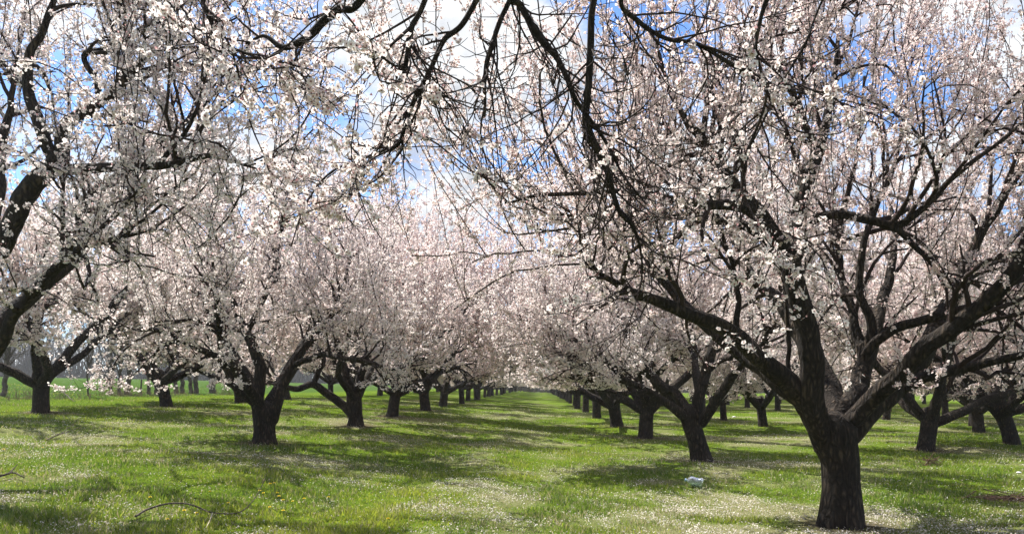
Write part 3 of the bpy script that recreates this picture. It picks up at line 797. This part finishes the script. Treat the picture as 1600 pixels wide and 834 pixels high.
bare(306,614,7,.15,'darker bare trunk of the split pair at the field edge',seed=9)
bare(331,614,9,.0,'pale broad bare trunk standing last in the field-edge line',seed=10)
bare(5,619,7,.5,'pale leaning bare trunk behind the limb by the picture edge',seed=11)
bare(-40,622,7,.2,'bare trunk further out past the leaning pale one',seed=12)
bare(137,618,2.5,.05,'very thin bare sapling in the open field between the trees',h=5.5,seed=13)

def post():
    x, d = g(220, 617); z = gz(x, d)
    mb = MB(); bark_tube(mb, [(x,d,z-.1,.045),(x+.03,d,z+.6,.042),(x+.05,d,z+.87,.04)], k=8, step=.1, amp=.12, wob=.01)
    o = mb.build('fence_post', GREYBARK); tag(o, 'short dark wooden post alone in the field-edge line', 'post')
post()

def dry_brush():
    rng = np.random.default_rng(77); n = 1500
    y = rng.uniform(26, 52, n); x = -20.3 + .035*y + rng.normal(size=n)*.5 + .8*(fbm(y*.5, y*0, 2)-.5)
    keep = fbm(y*.7+3, x*.4, 2) > rng.uniform(.4, .7, n); x = x[keep]; y = y[keep]; n = len(x)
    h = rng.uniform(.15, .6, n); P = np.zeros((n, 4, 3)); lx = rng.normal(size=n)*.22
    for s in range(4): P[:, s] = np.stack([x+lx*(s/3)**1.6, y+rng.normal(size=n)*.02, ground(x, y)-.03+h*s/3], 1)
    mb = MB(); tubes(mb, P, np.full((n, 4), .008)*np.linspace(1.2, .5, 4), 3)
    o = mb.build('dry_brush', plain('dry_stalk', (.24, .19, .12), .9, .1, .4)); tag(o, 'thin strip of dry brown stalks along the edge of the green field', 'brush', kind='stuff')
dry_brush()

# ------------------------------------------------------------------ things on the grass
def stick(name, pts, r0, r1, label, lift, cat='branch', side=(), material=GREYBARK, wob=.02):
    out = []
    for i, (px, py) in enumerate(pts):
        x, d = g(px, py); out.append((x, d, gz(x, d)+lift[i], r0+(r1-r0)*i/(len(pts)-1)))
    mb = MB(); bark_tube(mb, out, k=8, step=.04, amp=.12, seed=len(pts), wob=wob)
    for s in side:
        o2 = []
        for i, (px, py, h) in enumerate(s):
            x, d = g(px, py); o2.append((x, d, gz(x, d)+h, r0*.6*(1-.6*i/(len(s)-1))))
        bark_tube(mb, o2, k=6, step=.05, amp=.1, seed=3, wob=.01)
    o = mb.build(name, material); tag(o, label, cat)
STICK = bark_material('dead_wood', (.035, .026, .02), (.10, .08, .062), (.2, .165, .13), 2., .5)
stick('fallen_branch', [(212,811),(232,803),(261,800),(290,801),(311,803),(329,806),(364,808),(383,803),(402,795),(414,790)], .012, .004, 'long bent fallen branch arched over the sunny grass among dandelions', [.03,.05,.09,.10,.07,.04,.04,.06,.16,.30], material=STICK)
stick('fallen_stick', [(332,815),(327,822),(322,829)], .007, .004, 'short pale stick lying against the long bent fallen branch', [.09,.05,.03], material=plain('pale_stick', (.42,.36,.25), .8, .2, .3))
stick('fallen_branch', [(-14,752),(5,750),(20,747),(38,751)], .018, .007, 'stubby fallen branch at the picture edge in the shaded grass', [.05,.06,.07,.04], side=[[(14,748,.06),(22,744,.10),(28,743,.14)]], material=STICK)
stick('fallen_branch', [(72,690),(90,684),(110,681),(128,677)], .014, .005, 'thin fallen branch lying in pale grass before the field-edge trees', [.03,.06,.10,.16], side=[[(95,683,.07),(110,677,.15),(124,668,.2)]], material=STICK)
stick('fallen_branch', [(88,612),(98,619),(108,625),(116,628)], .03, .012, 'dead forked branch sticking up from the field edge behind the trees', [.35,.22,.1,.03], side=[[(100,620,.2),(108,614,.4),(113,611,.55)], [(99,619,.2),(92,622,.3),(90,618,.45)]], material=STICK, wob=.05)

def twig_heap(px, py, label, n, spread, ln, seed, h=.12):
    rng = np.random.default_rng(seed); x, d = g(px, py)
    mb = MB()
    P = np.zeros((n, 5, 3)); 
    sx = x + rng.normal(size=n)*spread; sy = d + rng.normal(size=n)*spread*.45; a = rng.normal(size=n)*.5 + (rng.random(n) < .5)*np.pi
    L = rng.uniform(ln*.4, ln, n); z0 = ground(sx, sy) + rng.uniform(0, h, n); dz = rng.normal(size=n)*.12
    for s in range(5):
        t = s/4-.5
        P[:, s] = np.stack([sx+np.cos(a)*L*t, sy+np.sin(a)*L*t*.6, z0 + dz*t + rng.normal(size=n)*.008], 1)
    P[:, :, 2] = np.maximum(P[:, :, 2], ground(P[:, :, 0], P[:, :, 1])+.004)
    R = rng.uniform(.004, .011, n)[:, None]*np.linspace(1, .5, 5)[None]
    tubes(mb, P, R, 5); o = mb.build('twig_heap', plain('dry_twig', (.17,.105,.07), .85, .2, .5)); tag(o, label, 'twigs')
twig_heap(1580, 782, 'reddish heap of pruned twigs on the shaded grass at the picture edge', 55, .26, .7, 1, .06)
twig_heap(1452, 727, 'small dark tuft of dead twigs in front of the V-forked tree', 34, .10, .28, 2, .14)

def dandelion(px, py, label):
    x, d = g(px, py); z = gz(x, d); rng = np.random.default_rng(int(px*7+py))
    root = empty('dandelion', (x, d, z)); tag(root, label, 'flower', 'yellow dandelions in the grass')
    h = rng.uniform(.06, .11); top = np.array([x+rng.normal()*.012, d+rng.normal()*.012, z+h])
    mb = MB(); P = np.array([[[x, d, z-.01], [(x+top[0])/2+.004, (d+top[1])/2, z+h*.5], top]]); tubes(mb, P, np.full((1, 3), .003), 6)
    st = mb.build('stem', DST); keep_place(st, root)
    mf = MB(); N = 70                                   # ray florets in three whorls
    for wv, (cup, rr) in enumerate(((.15, .018), (.5, .015), (1.1, .010))):
        a = np.arange(N//3)*2*np.pi/(N//3)+wv*.1
        e = np.stack([np.cos(a), np.sin(a), 0*a], 1); f = np.stack([-np.sin(a), np.cos(a), 0*a], 1)
        b = top + e*.002; t = top + e*rr + np.array([0, 0, rr*cup])
        v = np.stack([b-f*.001, b+f*.001, t+f*.0028, t-f*.0028], 1)
        mf.add(v.reshape(-1, 3), (np.arange(len(a))*4)[:, None]+np.arange(4)[None])
    fl = mf.build('flower_head', DYE, smooth=False); keep_place(fl, root)
DST = plain('dandelion_stem', (.12, .2, .05), .6, .3, .2); DYE = plain('dandelion_yellow', (.78, .62, .04), .7, .2, .1)
near = 'yellow dandelion among those at the end of the long fallen branch'
for px, py, lb in [(237,786,'lone yellow dandelion in lush grass behind the long fallen branch'),(328,779,'yellow dandelion behind the bend of the long fallen branch'),
    (357,798,'yellow dandelion right beside the middle of the long fallen branch'),(405,778,near),(423,769,'yellow dandelion standing farthest back beyond the long fallen branch tip'),
    (434,779,near),(438,789,near),(440,794,near),(456,795,near),(477,790,near),(422,802,near),(443,809,near),(410,781,near),(428,767,near),
    (290,808,'yellow dandelion under the arch of the long fallen branch'),(309,811,'yellow dandelion in front of the arch of the long fallen branch'),
    (264,827,'yellow dandelion at the bottom edge before the long fallen branch'),(518,790,'yellow dandelion alone in the grass toward the lane'),
    (604,825,'yellow dandelion nearest the lane middle at the bottom edge'),(5,712,'yellow dandelion by the picture edge in front of the field trees'),
    (65,709,'yellow dandelion in pale grass below the wide-footed field tree')]:
    dandelion(px, py, lb)

def bottle():
    x, d = g(1088, 762); z = gz(x, d)
    root = empty('plastic_jug', (x, d, z)); tag(root, 'clear pale blue plastic jug lying empty on the grass near the leaning tree', 'jug')
    m, nt, out = mat('clear_blue_plastic'); L = nt.links.new
    p = nd(nt, 'ShaderNodeBsdfPrincipled', Roughness=.06, IOR=1.3); p.inputs['Base Color'].default_value = (.80, .92, .96, 1)
    p.inputs['Transmission Weight'].default_value = .9
    no = nd(nt, 'ShaderNodeTexNoise', Scale=14.); b = nd(nt, 'ShaderNodeBump', Strength=.35, Distance=.02); L(no.outputs['Fac'], b.inputs['Height']); L(b.outputs[0], p.inputs['Normal'])
    L(p.outputs[0], out.inputs[0])
    prof = [(0, .0), (.0, .06), (.012, .078), (.03, .083), (.06, .080), (.07, .076), (.08, .081), (.11, .081), (.12, .076), (.13, .081), (.17, .081), (.18, .077), (.195, .081), (.215, .070), (.235, .048), (.25, .026), (.262, .021), (.275, .021)]
    def lathe(pr, k=28):
        a = np.arange(k)*2*np.pi/k
        v = np.array([[[-s, r*math.cos(t), r*math.sin(t)] for t in a] for s, r in pr]).reshape(-1, 3)
        # dented flank
        dent = np.exp(-((v[:, 0]+.10)/.05)**2)*np.clip(v[:, 2]/.08, 0, 1)*.012
        v[:, 2] -= dent
        n = len(pr); i = np.arange(n-1)[:, None]*k; j = np.arange(k)[None]
        return v, np.stack([i+j, i+(j+1) % k, i+k+(j+1) % k, i+k+j], -1).reshape(-1, 4)
    mb = MB(); v, q = lathe(prof); mb.add(v, q)
    o = mb.build('body', m, root)
    mc = MB(); v, q = lathe([(.268, 0.), (.268, .025), (.285, .026), (.287, .022), (.287, 0.)]); mc.add(v, q)
    c = mc.build('cap', plain('blue_cap', (.35, .52, .70), .4, .4, .1), root)
    root.location = (x+.10, d-.03, z+.08); root.rotation_euler = (0, math.radians(8), math.radians(-24))
bottle()

def scrap(px, py, s, label):
    x, d = g(px, py); z = gz(x, d); rng = np.random.default_rng(int(px))
    k = 14; mb = MB(); v = []
    for i in range(8):
        for j in range(k):
            th = math.pi*i/7; ph = 2*math.pi*j/k; r = s*(1+.45*(rng.random()-.5))
            v.append((x+r*math.sin(th)*math.cos(ph)*1.4, d+r*math.sin(th)*math.sin(ph), z+s*.45+r*math.cos(th)*.6))
    i = np.arange(7)[:, None]*k; j = np.arange(k)[None]
    mb.add(v, np.stack([i+j, i+(j+1) % k, i+k+(j+1) % k, i+k+j], -1).reshape(-1, 4))
    o = mb.build('plastic_bag', plain('white_plastic', (.8, .8, .78), .5, .3, .05), smooth=False); tag(o, label, 'litter')
scrap(1147, 652, .07, 'small white crumpled bag in the grass between the farther rows')
scrap(1592, 739, .03, 'little pale scrap lying in the grass below the slanting tree')

# ------------------------------------------------------------------ light, sky, camera
SUN_EL, SUN_AZ = math.radians(54), math.radians(-42)     # azimuth from +Y, towards -X is negative
sd = Vector((math.sin(SUN_AZ)*math.cos(SUN_EL), math.cos(SUN_AZ)*math.cos(SUN_EL), math.sin(SUN_EL)))
sun = bpy.data.lights.new('sun', 'SUN'); sun.energy = 5.0; sun.angle = math.radians(.53); sun.color = (1, .965, .90)
so = bpy.data.objects.new('sun', sun); C.objects.link(so); so.rotation_euler = (-sd).to_track_quat('-Z', 'Y').to_euler(); so.location = (0, 0, 30)

w = bpy.data.worlds.new('World'); bpy.context.scene.world = w; w.use_nodes = True
nt = w.node_tree; nt.nodes.clear(); L = nt.links.new
out = nd(nt, 'ShaderNodeOutputWorld'); bg = nd(nt, 'ShaderNodeBackground', Strength=.13)
sky = nd(nt, 'ShaderNodeTexSky', sky_type='NISHITA'); sky.sun_disc = False; sky.sun_elevation = SUN_EL; sky.sun_rotation = SUN_AZ
sky.air_density = 1.0; sky.dust_density = .6; sky.ozone_density = 2.0
tc = nd(nt, 'ShaderNodeTexCoord'); sx = nd(nt, 'ShaderNodeSeparateXYZ'); L(tc.outputs['Generated'], sx.inputs[0])
zz = nd(nt, 'ShaderNodeMath', operation='MAXIMUM'); L(sx.outputs[2], zz.inputs[0]); zz.inputs[1].default_value = 0.
za = nd(nt, 'ShaderNodeMath', operation='ADD'); L(zz.outputs[0], za.inputs[0]); za.inputs[1].default_value = .22
dx = nd(nt, 'ShaderNodeMath', operation='DIVIDE'); L(sx.outputs[0], dx.inputs[0]); L(za.outputs[0], dx.inputs[1])
dy = nd(nt, 'ShaderNodeMath', operation='DIVIDE'); L(sx.outputs[1], dy.inputs[0]); L(za.outputs[0], dy.inputs[1])
cb = nd(nt, 'ShaderNodeCombineXYZ'); L(dx.outputs[0], cb.inputs[0]); L(dy.outputs[0], cb.inputs[1]); cb.inputs[2].default_value = 2.7
n1 = nd(nt, 'ShaderNodeTexNoise', Scale=2.3, Detail=9., Roughness=.56); n1.inputs['Distortion'].default_value = .25; L(cb.outputs[0], n1.inputs['Vector'])
cov = ramp(nt, [(.42, (0, 0, 0)), (.54, (1, 1, 1))], n1.outputs['Fac'])
n2 = nd(nt, 'ShaderNodeTexNoise', Scale=6.5, Detail=8.); L(cb.outputs[0], n2.inputs['Vector'])
cc = ramp(nt, [(.35, (2.3, 2.42, 2.65)), (.6, (4.1, 4.2, 4.3))], n2.outputs['Fac'])
mx = nd(nt, 'ShaderNodeMix', data_type='RGBA'); L(cov.outputs[0], mx.inputs[0]); tn = nd(nt, 'ShaderNodeMix', data_type='RGBA', blend_type='MULTIPLY'); tn.inputs[0].default_value = 1; tn.inputs[7].default_value = (.44, .58, .80, 1); L(sky.outputs[0], tn.inputs[6]); L(tn.outputs[2], mx.inputs[6]); L(cc.outputs[0], mx.inputs[7])
L(mx.outputs[2], bg.inputs[0]); L(bg.outputs[0], out.inputs[0])

cam = bpy.data.cameras.new('camera'); co = bpy.data.objects.new('camera', cam); C.objects.link(co)
cam.sensor_width = 36; cam.lens = F/1600*36; cam.shift_y = (603-417)/1600; cam.clip_end = 2000; cam.clip_start = .05
co.location = (0, 0, HC); co.rotation_euler = (math.radians(90), 0, 0)
sc = bpy.context.scene; sc.camera = co
sc.view_settings.view_transform = 'Standard'; sc.view_settings.look = 'None'; sc.view_settings.gamma = 1; sc.view_settings.exposure = 1.1
sc.cycles.max_bounces = 8; sc.cycles.diffuse_bounces = 6; sc.cycles.transmission_bounces = 6; sc.cycles.transparent_max_bounces = 8
sc.cycles.use_denoising = True

def haze():
    m = bpy.data.materials.new('haze'); m.use_nodes = True; nt = m.node_tree; nt.nodes.clear()
    o = nt.nodes.new('ShaderNodeOutputMaterial'); v = nt.nodes.new('ShaderNodeVolumePrincipled')
    v.inputs['Color'].default_value = (.86, .90, .96, 1); v.inputs['Density'].default_value = .0005; v.inputs['Anisotropy'].default_value = .2
    nt.links.new(v.outputs[0], o.inputs['Volume'])
    x, y0, y1, z0, z1 = 560, -30, 760, -3, 20
    vs = [(a, b, c) for a in (-x, x) for b in (y0, y1) for c in (z0, z1)]
    mb = MB(); mb.add(vs, [(0,1,3,2),(4,6,7,5),(0,4,5,1),(2,3,7,6),(0,2,6,4),(1,5,7,3)])
    ob = mb.build('haze', m, smooth=False); tag(ob, 'thin spring haze lying between the trees and the far wood', 'haze', kind='stuff')
haze()
